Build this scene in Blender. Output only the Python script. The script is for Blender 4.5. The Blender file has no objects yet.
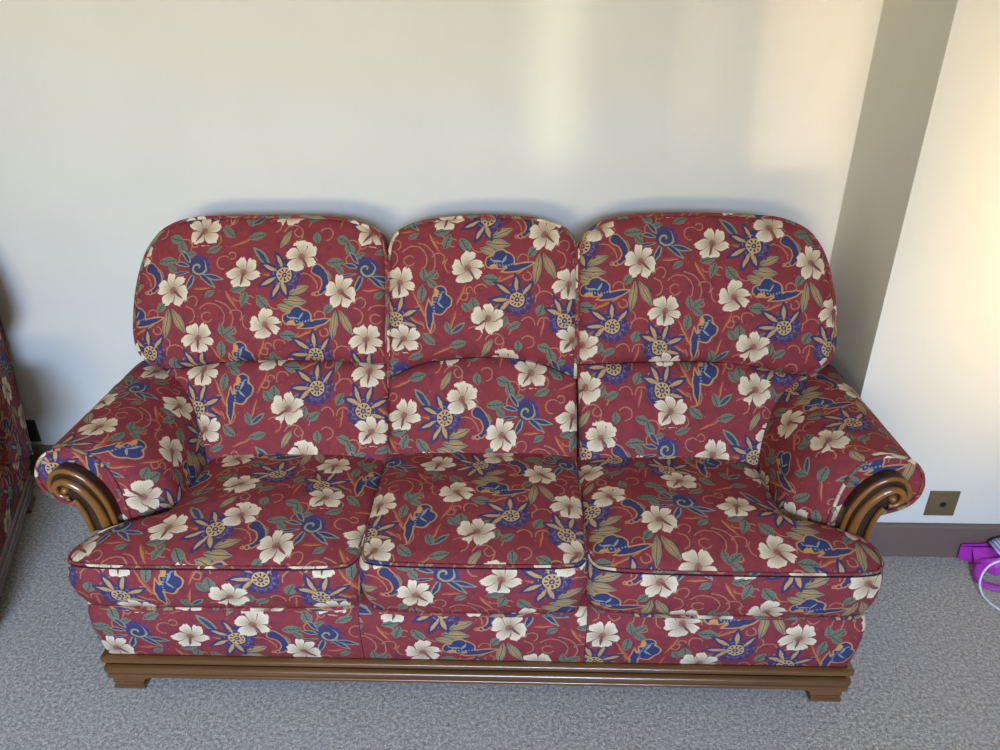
import bpy, bmesh, math, random
from mathutils import Vector, Matrix, noise
PI = math.pi
rad = math.radians
C = bpy.context.scene.collection
random.seed(7)

# ------------------------------------------------------------------ view
FPX, PITCH, YAW, EYE = 755.0, rad(26.9), rad(1.3), 1.5

def project(p):
    c, s = math.cos(-YAW), math.sin(-YAW)
    x = p[0]*c - p[1]*s; y = p[0]*s + p[1]*c; z = p[2] - EYE
    f = y*math.cos(PITCH) - z*math.sin(PITCH)
    u = y*math.sin(PITCH) + z*math.cos(PITCH)
    if f < .05: return None
    return (500 + FPX*x/f, 375 - FPX*u/f)

cam_d = bpy.data.cameras.new('camera'); cam = bpy.data.objects.new('camera', cam_d); C.objects.link(cam)
cam.location = (0, 0, EYE); cam.rotation_euler = (PI/2 - PITCH, 0, YAW)
cam_d.sensor_width = 36; cam_d.lens = 36*FPX/1000; cam_d.clip_start = .02
bpy.context.scene.camera = cam

# ------------------------------------------------------------------ node expressions
class Net:
    """small expression builder on a node tree"""
    def __init__(s, nt): s.nt = nt
    def put(s, sock, v):
        if isinstance(v, bpy.types.NodeSocket): s.nt.links.new(v, sock)
        elif v is not None: sock.default_value = v
    def m(s, op, a, b=None, c=None, clamp=False):
        n = s.nt.nodes.new('ShaderNodeMath'); n.operation = op; n.use_clamp = clamp
        for i, v in enumerate((a, b, c)): s.put(n.inputs[i], v)
        return n.outputs[0]
    def add(s, a, b): return s.m('ADD', a, b)
    def sub(s, a, b): return s.m('SUBTRACT', a, b)
    def mul(s, a, b): return s.m('MULTIPLY', a, b)
    def lt(s, a, b): return s.m('LESS_THAN', a, b)
    def gt(s, a, b): return s.m('GREATER_THAN', a, b)
    def vm(s, op, a, b=None, c=None, scale=None):
        n = s.nt.nodes.new('ShaderNodeVectorMath'); n.operation = op
        for i, v in enumerate((a, b, c)):
            if v is not None: s.put(n.inputs[i], v)
        if scale is not None: s.put(n.inputs['Scale'], scale)
        return n.outputs['Value'] if op in ('LENGTH', 'DOT_PRODUCT', 'DISTANCE') else n.outputs[0]
    def sep(s, v):
        n = s.nt.nodes.new('ShaderNodeSeparateXYZ'); s.put(n.inputs[0], v); return n.outputs[0], n.outputs[1]
    def mapt(s, v, loc=(0, 0, 0), rot=0, scale=(1, 1, 1)):
        n = s.nt.nodes.new('ShaderNodeMapping'); n.vector_type = 'TEXTURE'; s.put(n.inputs[0], v)
        n.inputs['Location'].default_value = loc; n.inputs['Rotation'].default_value = (0, 0, rot)
        n.inputs['Scale'].default_value = scale; return n.outputs[0]
    def mix(s, f, a, b):
        n = s.nt.nodes.new('ShaderNodeMix'); n.data_type = 'RGBA'
        for k, v in ((0, f), (6, a), (7, b)):
            if isinstance(v, tuple) and len(v) == 3: v = v + (1,)
            s.put(n.inputs[k], v)
        return n.outputs[2]
    def mixv(s, f, a, b):
        n = s.nt.nodes.new('ShaderNodeMix'); n.data_type = 'VECTOR'
        for k, v in ((0, f), (4, a), (5, b)): s.put(n.inputs[k], v)
        return n.outputs[1]
    def noise(s, v, scale, detail=2, rough=.5, col=False):
        n = s.nt.nodes.new('ShaderNodeTexNoise'); s.put(n.inputs['Vector'], v)
        n.inputs['Scale'].default_value = scale; n.inputs['Detail'].default_value = detail
        n.inputs['Roughness'].default_value = rough
        return n.outputs['Color' if col else 'Fac']
    def ramp(s, f, stops):
        n = s.nt.nodes.new('ShaderNodeValToRGB'); s.put(n.inputs[0], f)
        cr = n.color_ramp
        while len(cr.elements) < len(stops): cr.elements.new(.5)
        for e, (p, c) in zip(cr.elements, stops): e.position = p; e.color = tuple(c) + (1,)
        return n.outputs[0]

def srgb(r, g, b):
    f = lambda c: (c/255/12.92) if c/255 <= .04045 else ((c/255 + .055)/1.055)**2.4
    return (f(r), f(g), f(b))

def new_mat(name, rough=.6, spec=.3):
    m = bpy.data.materials.new(name); m.use_nodes = True
    b = m.node_tree.nodes['Principled BSDF']
    b.inputs['Roughness'].default_value = rough
    b.inputs['Specular IOR Level'].default_value = spec
    return m, b, Net(m.node_tree)

def bump(e, b, h, strength=.3, dist=.002):
    n = e.nt.nodes.new('ShaderNodeBump'); n.inputs['Strength'].default_value = strength
    n.inputs['Distance'].default_value = dist; e.put(n.inputs['Height'], h)
    e.nt.links.new(n.outputs[0], b.inputs['Normal'])

# ------------------------------------------------------------------ the floral upholstery
# The repeat is a square of 162 units (0.44 m). Motifs are given in the repeat's own frame, v upwards.
P = 162.0
UPM = P/.44
def T(x, y): return (x - 582.0, 377.0 - y)
FLOWERS = [(*T(602, 226), 90), (*T(640.5, 259.5), 110), (*T(708.5, 241.5), 47), (*T(664, 307), 55),
           (*T(729, 293), 97), (*T(749, 342), 6), (*T(668, 363), 20)]
DAHLIAS = [(*T(614.5, 323), 130), (*T(660, 343.5), 62), (*T(586, 243.5), 192)]
SWIRLS = [(*T(664, 237), 0)]
BULBS = [(*T(600, 287), 0), (*T(701, 326), -104)]
COMMAS = [(*T(621, 249), 0)]
LEAVES = [(629, 276, 50, 7, 4), (687, 299, 100, 7, 3.6), (694, 300, 38, 8, 3.6), (695, 308, -38, 7, 3.6),
          (685.5, 318, 85, 9, 4.2), (704, 257, 15, 8, 4.5), (709, 267, 70, 8, 4.2), (726, 270, -55, 8, 5),
          (627, 245, -80, 7, 4), (634, 231, 8, 9, 4.5), (639, 238, -48, 6, 3.5), (589, 303.5, -5, 8.5, 5.2),
          (637, 333, 65, 6.5, 4.8), (612, 349, 28, 7.5, 3.8), (735, 328, 95, 7, 5.5), (728, 331, 130, 6, 4),
          (679, 219, 20, 8, 3.5), (757, 333, 60, 6, 3.6), (641, 371, -20, 7, 4.4), (648, 380, -70, 8, 4.6),
          (692, 364, -40, 8, 4.2), (612, 311, -30, 6, 3.4), (676, 262, 35, 6, 3), (744, 257, 60, 6, 3.4), (657, 224, 20, 6, 3), (603, 345, 80, 6, 3.6), (711, 352, 110, 6.5, 3.6), (616, 369, 95, 6, 4), (720, 368, 15, 9, 4)]
GOLDS = [(600, 258, 22, 11, 4), (596, 269, -4, 12, 5), (587, 276, -18, 9, 4), (633.5, 293, 82, 15, 4),
         (645, 290, -64, 14, 4), (748, 371, 60, 10, 3.4)]
SLATES = [(726, 226, -48, 13, 4), (720, 352, 40, 9, 3)]
TANS = [(606, 301, 26, 21, 1.6), (597, 304, 62, 6, 1), (686, 333, -62, 23, 1.9), (697, 268, -60, 11, 2),
        (723, 318, 66, 12, 1.5), (679, 344, -35, 12, 1.5), (715, 345, 72, 13, 1.3), (639, 350, 80, 10, 1.2),
        (733, 243, -4, 7, 1.6), (669, 257, 4, 9, 1.4), (622, 318, 60, 8, 1.3), (706, 374, 25, 13, 1.3)]
ARCS = [(677, 285, 13, 45, 100), (680, 287, 18, 25, 62), (673, 286, 5, 190, 150), (689, 232, 6.5, 160, 115),
        (604, 256, 14, 55, 55), (624, 300, 4, -60, 150), (641, 323, 9, 100, 95), (625, 347, 6.5, 70, 80),
        (641, 347, 6.5, 110, 80), (681, 334, 3.5, 120, 140), (682, 351, 5.5, 100, 120), (703, 265, 4, -50, 120),
        (652, 284, 9, 10, 75), (731, 314, 3, 130, 140), (726, 320, 3.6, -40, 150), (593, 366, 9, 60, 105),
        (598, 364, 4, 250, 140), (715, 290, 8, 190, 60), (651, 228, 6, 200, 90), (736, 357, 7, 30, 110),
        (612, 230, 5, 130, 120), (650, 216, 7, 60, 100), (660, 214, 3, 200, 150), (697, 225, 3.4, 20, 150), (620, 284, 5, 60, 130),
        (589, 292, 6, 110, 90), (604, 337, 7, 200, 90), (655, 318, 4, 30, 140), (650, 330, 3, 190, 150), (701, 284, 6, 60, 110),
        (715, 268, 4, 160, 130), (740, 268, 9, 250, 70), (698, 300, 3, 300, 150), (710, 325, 4.5, 20, 130), (742, 314, 6, 120, 100),
        (625, 365, 6, 30, 120), (680, 372, 5, 60, 130), (600, 352, 9, 20, 60), (659, 270, 5, 60, 130), (690, 350, 8, 330, 80), (630, 313, 6, 330, 90)]
ANCH = {'F1': T(640.5, 259.5), 'F2': T(708.5, 241.5), 'F3': T(664, 307), 'F4': T(729, 293), 'F5': T(749, 342),
        'B1': T(600, 287), 'B2': T(701, 326), 'W': T(664, 237), 'S1': T(614.5, 323), 'S2': T(660, 343.5)}

def wrapped(x, y, r):
    out = []
    for dx in (-P, 0, P):
        for dy in (-P, 0, P):
            if -r < x + dx < P + r and -r < y + dy < P + r: out.append((x + dx, y + dy))
    return out

def pattern_group():
    g = bpy.data.node_groups.new('floral_repeat', 'ShaderNodeTree')
    g.interface.new_socket('UV', in_out='INPUT', socket_type='NodeSocketVector')
    g.interface.new_socket('Color', in_out='OUTPUT', socket_type='NodeSocketColor')
    gi = g.nodes.new('NodeGroupInput'); go = g.nodes.new('NodeGroupOutput')
    e = Net(g)
    raw = e.vm('SCALE', gi.outputs[0], scale=UPM)
    wob = e.noise(raw, .16, 1, .5, True)
    q0 = e.vm('MULTIPLY_ADD', wob, (2.2, 2.2, 0), raw)
    q = e.vm('WRAP', q0, (P, P, 1), (0, 0, -1))
    fine = e.noise(raw, 1.1, 1)
    # ground
    RED, RED2 = srgb(140, 49, 52), srgb(112, 37, 43)
    col = e.mix(e.noise(raw, .05, 2), RED, RED2)
    haze = e.m('MULTIPLY', e.sub(e.noise(raw, .11, 3, .7), .5), 3.2, clamp=True)
    col = e.mix(haze, col, srgb(84, 34, 56))
    vor = g.nodes.new('ShaderNodeTexVoronoi'); e.put(vor.inputs['Vector'], q0); vor.inputs['Scale'].default_value = .2
    col = e.mix(e.lt(vor.outputs['Distance'], .12), col, e.mix(e.gt(e.noise(raw, .4, 0), .5), srgb(172, 84, 82), srgb(70, 40, 74)))
    # each stage waits for the one before it (keeps the shader's working memory small)
    def after(v, val): return e.vm('MULTIPLY_ADD', val, (1e-7, 1e-7, 0), v)
    # curling tendrils
    m = None; cnt = 0
    Q0 = q
    for (x, y, r, a, h) in ARCS:
        X, Y = T(x, y)
        for (cx, cy) in wrapped(X, Y, r + 1):
            cnt += 1
            if m is not None and cnt % 4 == 0: q = after(Q0, m)
            d = e.vm('SUBTRACT', q, (cx, cy, 0))
            L = e.vm('LENGTH', d)
            dist = e.m('COMPARE', L, r, .6)
            on = e.m('MULTIPLY_ADD', L, -math.cos(rad(h)), e.vm('DOT_PRODUCT', d, (math.cos(rad(a)), math.sin(rad(a)), 0)))
            k = e.mul(dist, e.gt(on, 0))
            m = k if m is None else e.m('MAXIMUM', m, k)
    col = e.mix(m, col, srgb(158, 104, 76))
    # lens-shaped leaves, nearest one wins
    def lens_set(L, base_q, tile=True):
        best = None; bq = None; cnt = 0; src = base_q
        for (x, y, a, hl, hw) in L:
            if tile:
                X, Y = T(x, y); spots = wrapped(X, Y, hl)
            else: spots = [(x, y)]
            for (cx, cy) in spots:
                cnt += 1
                if best is not None and cnt % 3 == 0: base_q = after(src, best)
                v = e.mapt(base_q, (cx, cy, 0), rad(a), (hl, hw, 1))
                vx, vy = e.sep(v)
                mm = e.m('MULTIPLY_ADD', vx, vx, e.m('ABSOLUTE', vy))
                if best is None: best, bq = mm, v
                else:
                    bq = e.mixv(e.lt(mm, best), bq, v); best = e.m('MINIMUM', best, mm)
        return best, bq
    tm, tq = lens_set(TANS, after(Q0, col))
    tx_, ty_ = e.sep(tq)
    tanc = e.mix(e.gt(e.add(ty_, e.mul(fine, .8)), .35), srgb(168, 110, 66), srgb(150, 62, 44))
    col = e.mix(e.lt(tm, 1), col, tanc)
    gm, gq = lens_set(LEAVES, after(Q0, col))
    gx, gy = e.sep(gq)
    vein = e.gt(e.m('SINE', e.mul(e.sub(gx, e.mul(e.m('ABSOLUTE', gy), .5)), 15)), .6)
    green = e.mix(e.mul(vein, .55), srgb(100, 108, 88), srgb(62, 68, 62))
    green = e.mix(e.lt(e.m('ABSOLUTE', gy), .10), green, srgb(56, 62, 62))
    green = e.mix(e.gt(gm, .80), green, srgb(108, 112, 88))
    edge = e.sub(gm, e.mul(e.sub(fine, .5), .35))
    col = e.mix(e.lt(edge, 1), col, green)
    gm, gq = lens_set(GOLDS, after(Q0, col))
    gx, gy = e.sep(gq)
    gold = e.mix(e.lt(gm, .5), srgb(112, 124, 96), srgb(170, 128, 76))
    gold = e.mix(e.lt(e.m('ABSOLUTE', gy), .08), gold, srgb(70, 62, 60))
    gold = e.mix(e.gt(gm, .85), gold, srgb(134, 124, 92))
    col = e.mix(e.lt(gm, 1), col, gold)
    gm, gq = lens_set(SLATES, after(Q0, col))
    sl = e.mix(e.gt(gm, .55), srgb(48, 56, 88), srgb(112, 122, 96))
    col = e.mix(e.lt(gm, 1), col, sl)
    # nearest big motif of a kind, in its own frame
    def nearest(L, r):
        best = None; bq = None; cnt = 0; q = after(Q0, col)
        for (X, Y, a) in L:
            for (cx, cy) in wrapped(X, Y, r):
                cnt += 1
                if best is not None and cnt % 3 == 0: q = after(Q0, best)
                v = e.mapt(q, (cx, cy, 0), rad(a))
                d = e.vm('LENGTH', v)
                if best is None: best, bq = d, v
                else: bq = e.mixv(e.lt(d, best), bq, v); best = e.m('MINIMUM', best, d)
        return best, bq
    BLUE, VIO, TAN, DKB = srgb(46, 50, 98), srgb(56, 44, 98), srgb(178, 138, 86), srgb(40, 34, 66)
    # swirl of slate petals round a spiral
    r, v = nearest(SWIRLS, 26)
    x, y = e.sep(v); th = e.m('ARCTAN2', y, x)
    sc = e.add(e.mul(e.m('ABSOLUTE', e.m('SINE', e.mul(th, 6))), 2), 10.5)
    back = e.gt(e.add(e.mul(x, .6), y), -3)
    col = e.mix(e.mul(e.lt(r, sc), back), col, e.mix(e.gt(fine, .6), VIO, srgb(92, 66, 116)))
    pm, pq = lens_set([(-15, 3, -12, 8, 2.6), (-12, 11, -52, 8, 2.6), (-7, -14, 68, 10, 3), (8, -11, -40, 13, 2.8),
                       (15, -9, -12, 11, 2.8), (-17, -6, 10, 9, 1.6)], v, False)
    px, py = e.sep(pq)
    pc = e.mix(e.gt(pm, .58), srgb(40, 50, 92), srgb(124, 130, 104))
    col = e.mix(e.lt(pm, 1), col, pc)
    spi = e.m('FRACT', e.mul(e.sub(e.mul(r, .14), e.mul(th, 1/(2*PI))), 1.0))
    sp = e.mix(e.lt(spi, .30), srgb(44, 52, 88), srgb(140, 132, 100))
    col = e.mix(e.lt(r, 8.6), col, sp)
    # dahlias: gold disc, blue scallops behind, blue lances with tan hearts in front
    r, v = nearest(DAHLIAS, 26)
    x, y = e.sep(v); th = e.m('ARCTAN2', y, x)
    back = e.lt(x, 4)
    sc = e.add(e.mul(e.m('ABSOLUTE', e.m('SINE', e.mul(th, 6))), 2.8), 13)
    blue = e.mix(e.mul(e.gt(e.m('COSINE', e.mul(th, 12)), .3), e.m('COMPARE', r, 12.0, .9)), srgb(50, 46, 84), srgb(96, 66, 104))
    blue = e.mix(e.m('COMPARE', r, 9.4, .35), blue, srgb(94, 78, 128))
    col = e.mix(e.mul(e.lt(r, sc), back), col, blue)
    field = e.lt(e.add(r, e.mul(e.m('SINE', e.mul(th, 9)), 1.6)), 13)
    col = e.mix(e.m('MAXIMUM', field, e.mul(e.lt(e.m('ABSOLUTE', e.sub(r, 16.6)), .8), e.mul(back, e.gt(e.m('COSINE', e.mul(th, 12)), .2)))), col, e.mix(e.gt(fine, .62), srgb(56, 48, 90), srgb(84, 60, 88)))
    col = e.mix(e.mul(e.lt(r, sc), back), col, blue)
    pm, pq = lens_set([(3, 12, 98, 12, 4.6), (10, 12, 52, 13, 4.2), (16, 3, 14, 13, 4.2), (12, -9, -36, 12, 4.4),
                       (2, -14, -76, 11, 4)], v, False)
    pc = e.mix(e.lt(pm, .42), srgb(50, 46, 86), TAN)
    col = e.mix(e.lt(pm, 1), col, pc)
    seeds = e.mul(e.gt(e.m('COSINE', e.mul(th, 9)), .25), e.m('COMPARE', r, 4.8, 1.3))
    ringm = e.mul(e.m('COMPARE', r, 10.6, .45), e.gt(e.m('SINE', e.mul(th, 14)), -.2))
    col = e.mix(ringm, col, srgb(122, 98, 112))
    disc = e.mix(seeds, srgb(184, 150, 96), DKB)
    disc = e.mix(e.lt(r, 2.5), disc, srgb(48, 46, 88))
    disc = e.mix(e.lt(r, 1.1), disc, srgb(150, 140, 130))
    col = e.mix(e.lt(r, 7.3), col, disc)
    # lobed blue bulbs with a tail
    def blob(v, balls, tail):
        d = None
        for (bx, by, br) in balls:
            k = e.sub(e.vm('DISTANCE', v, (bx, by, 0)), br)
            d = k if d is None else e.m('SMOOTH_MIN', d, k, 3.0)
        if tail:
            tmm, _ = lens_set([tail], v, False)
            d = e.m('SMOOTH_MIN', d, e.mul(e.sub(tmm, 1), tail[4]), 2.0)
        return d
    r, v = nearest(BULBS, 34)
    d = blob(v, [(-10, 0, 5.2), (-2, 6, 6.2), (5, 2.5, 6.2), (-3, 0, 5.5), (8, -3, 3)], (15, -4.5, 16, 15, 2.8))
    col = e.mix(e.lt(d, 1.4), col, srgb(172, 128, 82))
    bb = e.mix(e.lt(e.vm('DISTANCE', v, (-8, -5.5, 0)), 4.2), srgb(42, 50, 90), srgb(196, 134, 68))
    dots = e.mul(e.m('COMPARE', e.vm('DISTANCE', v, (2, 14, 0)), 17, .8), e.gt(e.m('SINE', e.mul(e.sep(v)[0], 2.2)), -.1))
    bb = e.mix(e.mul(dots, .8), bb, srgb(128, 140, 150))
    sprig, _ = lens_set([(-5, 1, -8, 6, 1), (2, 3, 65, 5, .9)], v, False)
    bb = e.mix(e.lt(sprig, 1), bb, srgb(130, 140, 132))
    col = e.mix(e.lt(d, 0), col, bb)
    # comma
    r, v = nearest(COMMAS, 20)
    d = blob(v, [(-4, 11, 4.6), (0, 8.5, 3.6), (3, 4.5, 3.2), (4.6, .5, 3), (4.8, -3.5, 2.8), (3.2, -7.5, 2.4), (.4, -10.5, 1.9), (-3.6, -12.5, 1.3), (-7.5, -13, .6)], None)
    col = e.mix(e.lt(d, 1.2), col, srgb(176, 116, 72))
    col = e.mix(e.lt(d, 0), col, srgb(42, 50, 88))
    # cream hibiscus
    r, v = nearest(FLOWERS, 18)
    x, y = e.sep(v); th = e.m('ARCTAN2', y, x)
    five = e.m('ABSOLUTE', e.m('COSINE', e.mul(th, 2.5)))
    ruf = e.mul(e.m('SINE', e.add(e.mul(th, 13), e.mul(fine, 5))), .5)
    warp = e.mul(e.sub(e.noise(e.vm('SCALE', q, scale=.045), 1, 0), .5), 2.2)
    th2 = e.add(th, warp)
    five = e.m('ABSOLUTE', e.m('COSINE', e.mul(th2, 2.5)))
    lobe = e.m('ABSOLUTE', e.m('SINE', e.mul(th2, 2.5)))
    R = e.add(e.add(e.mul(e.m('POWER', five, .36), 11.4), 4.6), ruf)
    R = e.sub(R, e.mul(e.gt(e.m('COSINE', e.mul(th2, 5)), .93), 1.1))
    R = e.add(R, e.mul(e.sub(fine, .5), 1.8))
    R = e.mul(R, e.add(e.mul(e.m('COSINE', e.add(e.mul(th, 2), .8)), .07), 1.01))
    rr = e.m('DIVIDE', r, R)
    CR, BG, BR = srgb(214, 198, 168), srgb(156, 130, 100), srgb(112, 66, 58)
    streak = e.m('ABSOLUTE', e.m('SINE', e.mul(th, 15)))
    body = e.mul(e.m('SMOOTH_MIN', five, .9, .2), 1)
    shade = e.m('MULTIPLY_ADD', e.mul(streak, e.mul(fine, 1.2)), .36, e.sub(1.06, e.mul(rr, 1.32)), clamp=True)
    fc = e.mix(shade, CR, BG)
    fc = e.mix(e.m('MULTIPLY', e.lt(five, .26), .6, clamp=True), fc, srgb(168, 138, 108))
    fc = e.mix(e.lt(five, .09), fc, srgb(128, 84, 70))
    fc = e.mix(e.lt(r, 3.2), fc, srgb(142, 92, 76))
    st, _ = lens_set([(-5, -3.0, 212, 7.5, 1.3)], v, False)
    fc = e.mix(e.lt(st, 1), fc, BR)
    col = e.mix(e.lt(rr, 1), col, fc)
    g.links.new(col, go.inputs[0])
    return g
PATTERN = pattern_group()

def fabric_material():
    m, b, e = new_mat('floral_upholstery', .8, .14)
    uv = m.node_tree.nodes.new('ShaderNodeUVMap'); uv.uv_map = 'cloth'
    gn = m.node_tree.nodes.new('ShaderNodeGroup'); gn.node_tree = PATTERN
    e.put(gn.inputs[0], uv.outputs[0])
    w = m.node_tree.nodes.new('ShaderNodeTexWave'); w.wave_type = 'BANDS'; w.bands_direction = 'Y'
    e.put(w.inputs['Vector'], uv.outputs[0]); w.inputs['Scale'].default_value = 130
    nz = e.noise(uv.outputs[0], 700, 1)
    col = e.mix(e.mul(nz, .07), gn.outputs[0], (.45, .32, .30))
    m.node_tree.links.new(col, b.inputs['Base Color'])
    bump(e, b, e.add(nz, e.mul(w.outputs['Fac'], .25)), .35, .001)
    return m
FAB = fabric_material()

def wood_material(name, dark, light, rough=.28):
    m, b, e = new_mat(name, rough, .5)
    tc = m.node_tree.nodes.new('ShaderNodeTexCoord')
    v = e.mapt(tc.outputs['Object'], (0, 0, 0), 0, (4.0, .5, .5))
    n = e.noise(v, 9, 4, .6)
    col = e.ramp(n, [(.32, dark), (.68, light)])
    m.node_tree.links.new(col, b.inputs['Base Color'])
    b.inputs['Coat Weight'].default_value = .35; b.inputs['Coat Roughness'].default_value = .15
    bump(e, b, n, .08, .001)
    return m
WOOD = wood_material('varnished_wood', srgb(84, 52, 24), srgb(108, 70, 36))
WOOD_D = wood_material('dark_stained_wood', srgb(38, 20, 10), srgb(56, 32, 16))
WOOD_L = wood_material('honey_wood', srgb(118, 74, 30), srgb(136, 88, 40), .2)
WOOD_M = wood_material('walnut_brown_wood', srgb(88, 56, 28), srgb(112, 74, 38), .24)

m_, b_, e_ = new_mat('dark_seam_thread', .9, .1); b_.inputs['Base Color'].default_value = (.035, .012, .02, 1); THREAD = m_

def plaster(name, c1, c2):
    m, b, e = new_mat(name, .75, .2)
    tc = m.node_tree.nodes.new('ShaderNodeTexCoord')
    n = e.noise(tc.outputs['Object'], 2.6, 4, .6)
    n2 = e.noise(tc.outputs['Object'], 45, 3, .6)
    m.node_tree.links.new(e.mix(n, c1, c2), b.inputs['Base Color'])
    bump(e, b, e.add(n2, n), .12, .004)
    return m
WALL = plaster('painted_plaster', srgb(226, 223, 210), srgb(213, 210, 199))
WHITE = plaster('ceiling_white', srgb(236, 236, 232), srgb(230, 230, 226))
m_, b_, e_ = new_mat('brown_skirting_paint', .45, .4)
b_.inputs['Base Color'].default_value = srgb(112, 94, 84) + (1,); SKIRT = m_
bump(e_, b_, e_.noise(None, 30, 2), .05, .002)

def carpet_material():
    m, b, e = new_mat('grey_carpet', .95, .1)
    tc = m.node_tree.nodes.new('ShaderNodeTexCoord'); o = tc.outputs['Object']
    n = e.noise(o, 120, 3, .75); n2 = e.noise(o, 330, 2, .7); n3 = e.noise(o, 3.2, 3, .55)
    n4 = e.noise(e.mapt(o, (0, 0, 0), rad(35), (1, .22, 1)), 12, 2)
    f = e.add(e.mul(n, .6), e.mul(n2, .4))
    col = e.ramp(f, [(.36, srgb(88, 82, 74)), (.5, srgb(165, 156, 143)), (.64, srgb(228, 218, 202))])
    col = e.mix(e.mul(e.sub(e.add(n3, n4), .75), .55), col, srgb(176, 172, 170))
    m.node_tree.links.new(col, b.inputs['Base Color'])
    b.inputs['Sheen Weight'].default_value = .25
    bump(e, b, f, .9, .006)
    return m
CARPET = carpet_material()

# ------------------------------------------------------------------ mesh helpers
class MB:
    """collects vertices and faces, with a cloth coordinate in metres per face corner"""
    def __init__(s): s.v = []; s.f = []; s.uv = []; s.mi = []; s.isl = []
    def grid(s, pts, uvs, mi=0, isl=0, close=False):
        R, K = len(pts), len(pts[0]); o = len(s.v)
        for row in pts: s.v += [tuple(p) for p in row]
        for i in range(R - 1):
            for j in range(K - 1 if not close else K):
                j2 = (j + 1) % K
                s.f.append((o + i*K + j, o + i*K + j2, o + (i+1)*K + j2, o + (i+1)*K + j))
                if close and j2 == 0 and len(uvs[0]) == K + 1:
                    s.uv.append((uvs[i][j], uvs[i][K], uvs[i+1][K], uvs[i+1][j]))
                else: s.uv.append((uvs[i][j], uvs[i][j2], uvs[i+1][j2], uvs[i+1][j]))
                s.mi.append(mi); s.isl.append(isl)
        return o
    def poly(s, pts, uvs, mi=0, isl=0):
        o = len(s.v); s.v += [tuple(p) for p in pts]
        s.f.append(tuple(range(o, o + len(pts)))); s.uv.append(tuple(uvs)); s.mi.append(mi); s.isl.append(isl)
    def box(s, a, b, mi=0):
        x0, y0, z0 = a; x1, y1, z1 = b
        P8 = [(x0, y0, z0), (x1, y0, z0), (x1, y1, z0), (x0, y1, z0), (x0, y0, z1), (x1, y0, z1), (x1, y1, z1), (x0, y1, z1)]
        for q in ((0, 3, 2, 1), (4, 5, 6, 7), (0, 1, 5, 4), (1, 2, 6, 5), (2, 3, 7, 6), (3, 0, 4, 7)):
            pts = [P8[k] for k in q]
            ax = 0 if pts[0][0] == pts[1][0] == pts[2][0] else (1 if pts[0][1] == pts[1][1] == pts[2][1] else 2)
            uv = [((p[1], p[2]) if ax == 0 else (p[0], p[2]) if ax == 1 else (p[0], p[1])) for p in pts]
            s.poly(pts, uv, mi, 90 + ax)
    def tube(s, pts, r, n=8, mi=0, isl=50, caps=True, closed=False, u0=0.0):
        pts = [Vector(p) for p in pts]; N = len(pts); rows = []; uvs = []; L = u0
        rr = r if isinstance(r, (list, tuple)) else [r]*N
        up = None
        for i, p in enumerate(pts):
            if closed: t = (pts[(i+1) % N] - pts[i-1])
            else: t = (pts[min(i+1, N-1)] - pts[max(i-1, 0)])
            t.normalize()
            if up is None:
                up = Vector((0, 0, 1)) if abs(t.z) < .8 else Vector((0, 1, 0))
            up = (up - t*up.dot(t)).normalized(); sd = t.cross(up)
            rows.append([p + (up*math.cos(2*PI*k/n) + sd*math.sin(2*PI*k/n))*rr[i] for k in range(n)])
            uvs.append([(L, k*2*PI*rr[i]/n) for k in range(n + 1)])
            if i < N - 1: L += (pts[i+1] - p).length
        if closed: rows.append(rows[0]); uvs.append([(L, k*2*PI*rr[0]/n) for k in range(n + 1)])
        s.grid(rows, uvs, mi, isl, close=True)
        if caps and not closed:
            s.poly(rows[0][::-1], [(0, 0)]*n, mi, isl); s.poly(rows[-1], [(0, 0)]*n, mi, isl)
    def build(s, name, mats, parent=None, smooth=True, merge=.0004, world=None, anchors=None, rot=0, dis=0, sharp=None):
        me = bpy.data.meshes.new(name)
        uvs = [list(u) for u in s.uv]
        # where the repeat falls on each piece of cloth
        offs = {}
        for isl in set(s.isl):
            a = (anchors or {}).get(isl)
            if a is None: offs[isl] = (random.uniform(0, .44), random.uniform(0, .44)); continue
            mot, (px, py) = a
            cand = []
            for f, u, i2 in zip(s.f, s.uv, s.isl):
                if i2 != isl: continue
                for vi, uu in zip(f, u):
                    p = s.v[vi]; pr = project(world(p) if world else p)
                    if pr is None: continue
                    cand.append((math.hypot(pr[0] - px, pr[1] - py), uu))
            cand.sort(key=lambda k: k[0]); cand = cand[:8]
            W = sum(1/(d + .3)**2 for d, _ in cand)
            u_ = sum(uu[0]/(d + .3)**2 for d, uu in cand)/W; v_ = sum(uu[1]/(d + .3)**2 for d, uu in cand)/W
            c, sn = math.cos(rot), math.sin(rot); u_, v_ = u_*c - v_*sn, u_*sn + v_*c
            offs[isl] = (ANCH[mot][0]/UPM - u_, ANCH[mot][1]/UPM - v_)
        c, sn = math.cos(rot), math.sin(rot)
        me.from_pydata([tuple(v) for v in s.v], [], s.f)
        ul = me.uv_layers.new(name='cloth')
        k = 0
        for fi, f in enumerate(s.f):
            ox, oy = offs[s.isl[fi]]
            for u in uvs[fi]:
                ul.data[k].uv = (u[0]*c - u[1]*sn + ox, u[0]*sn + u[1]*c + oy); k += 1
        for pz, mi in zip(me.polygons, s.mi): pz.material_index = mi
        for mt in (mats if isinstance(mats, (list, tuple)) else [mats]): me.materials.append(mt)
        bm = bmesh.new(); bm.from_mesh(me)
        if merge: bmesh.ops.remove_doubles(bm, verts=bm.verts, dist=merge)
        bmesh.ops.recalc_face_normals(bm, faces=bm.faces)
        if dis:
            bm.normal_update()
            for v in bm.verts:
                n = noise.noise(v.co*9) + .5*noise.noise(v.co*23)
                v.co += v.normal*n*dis
        bm.to_mesh(me); bm.free()
        for pz in me.polygons: pz.use_smooth = smooth
        if sharp: me.set_sharp_from_angle(angle=rad(sharp))
        o = bpy.data.objects.new(name, me); C.objects.link(o)
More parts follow.
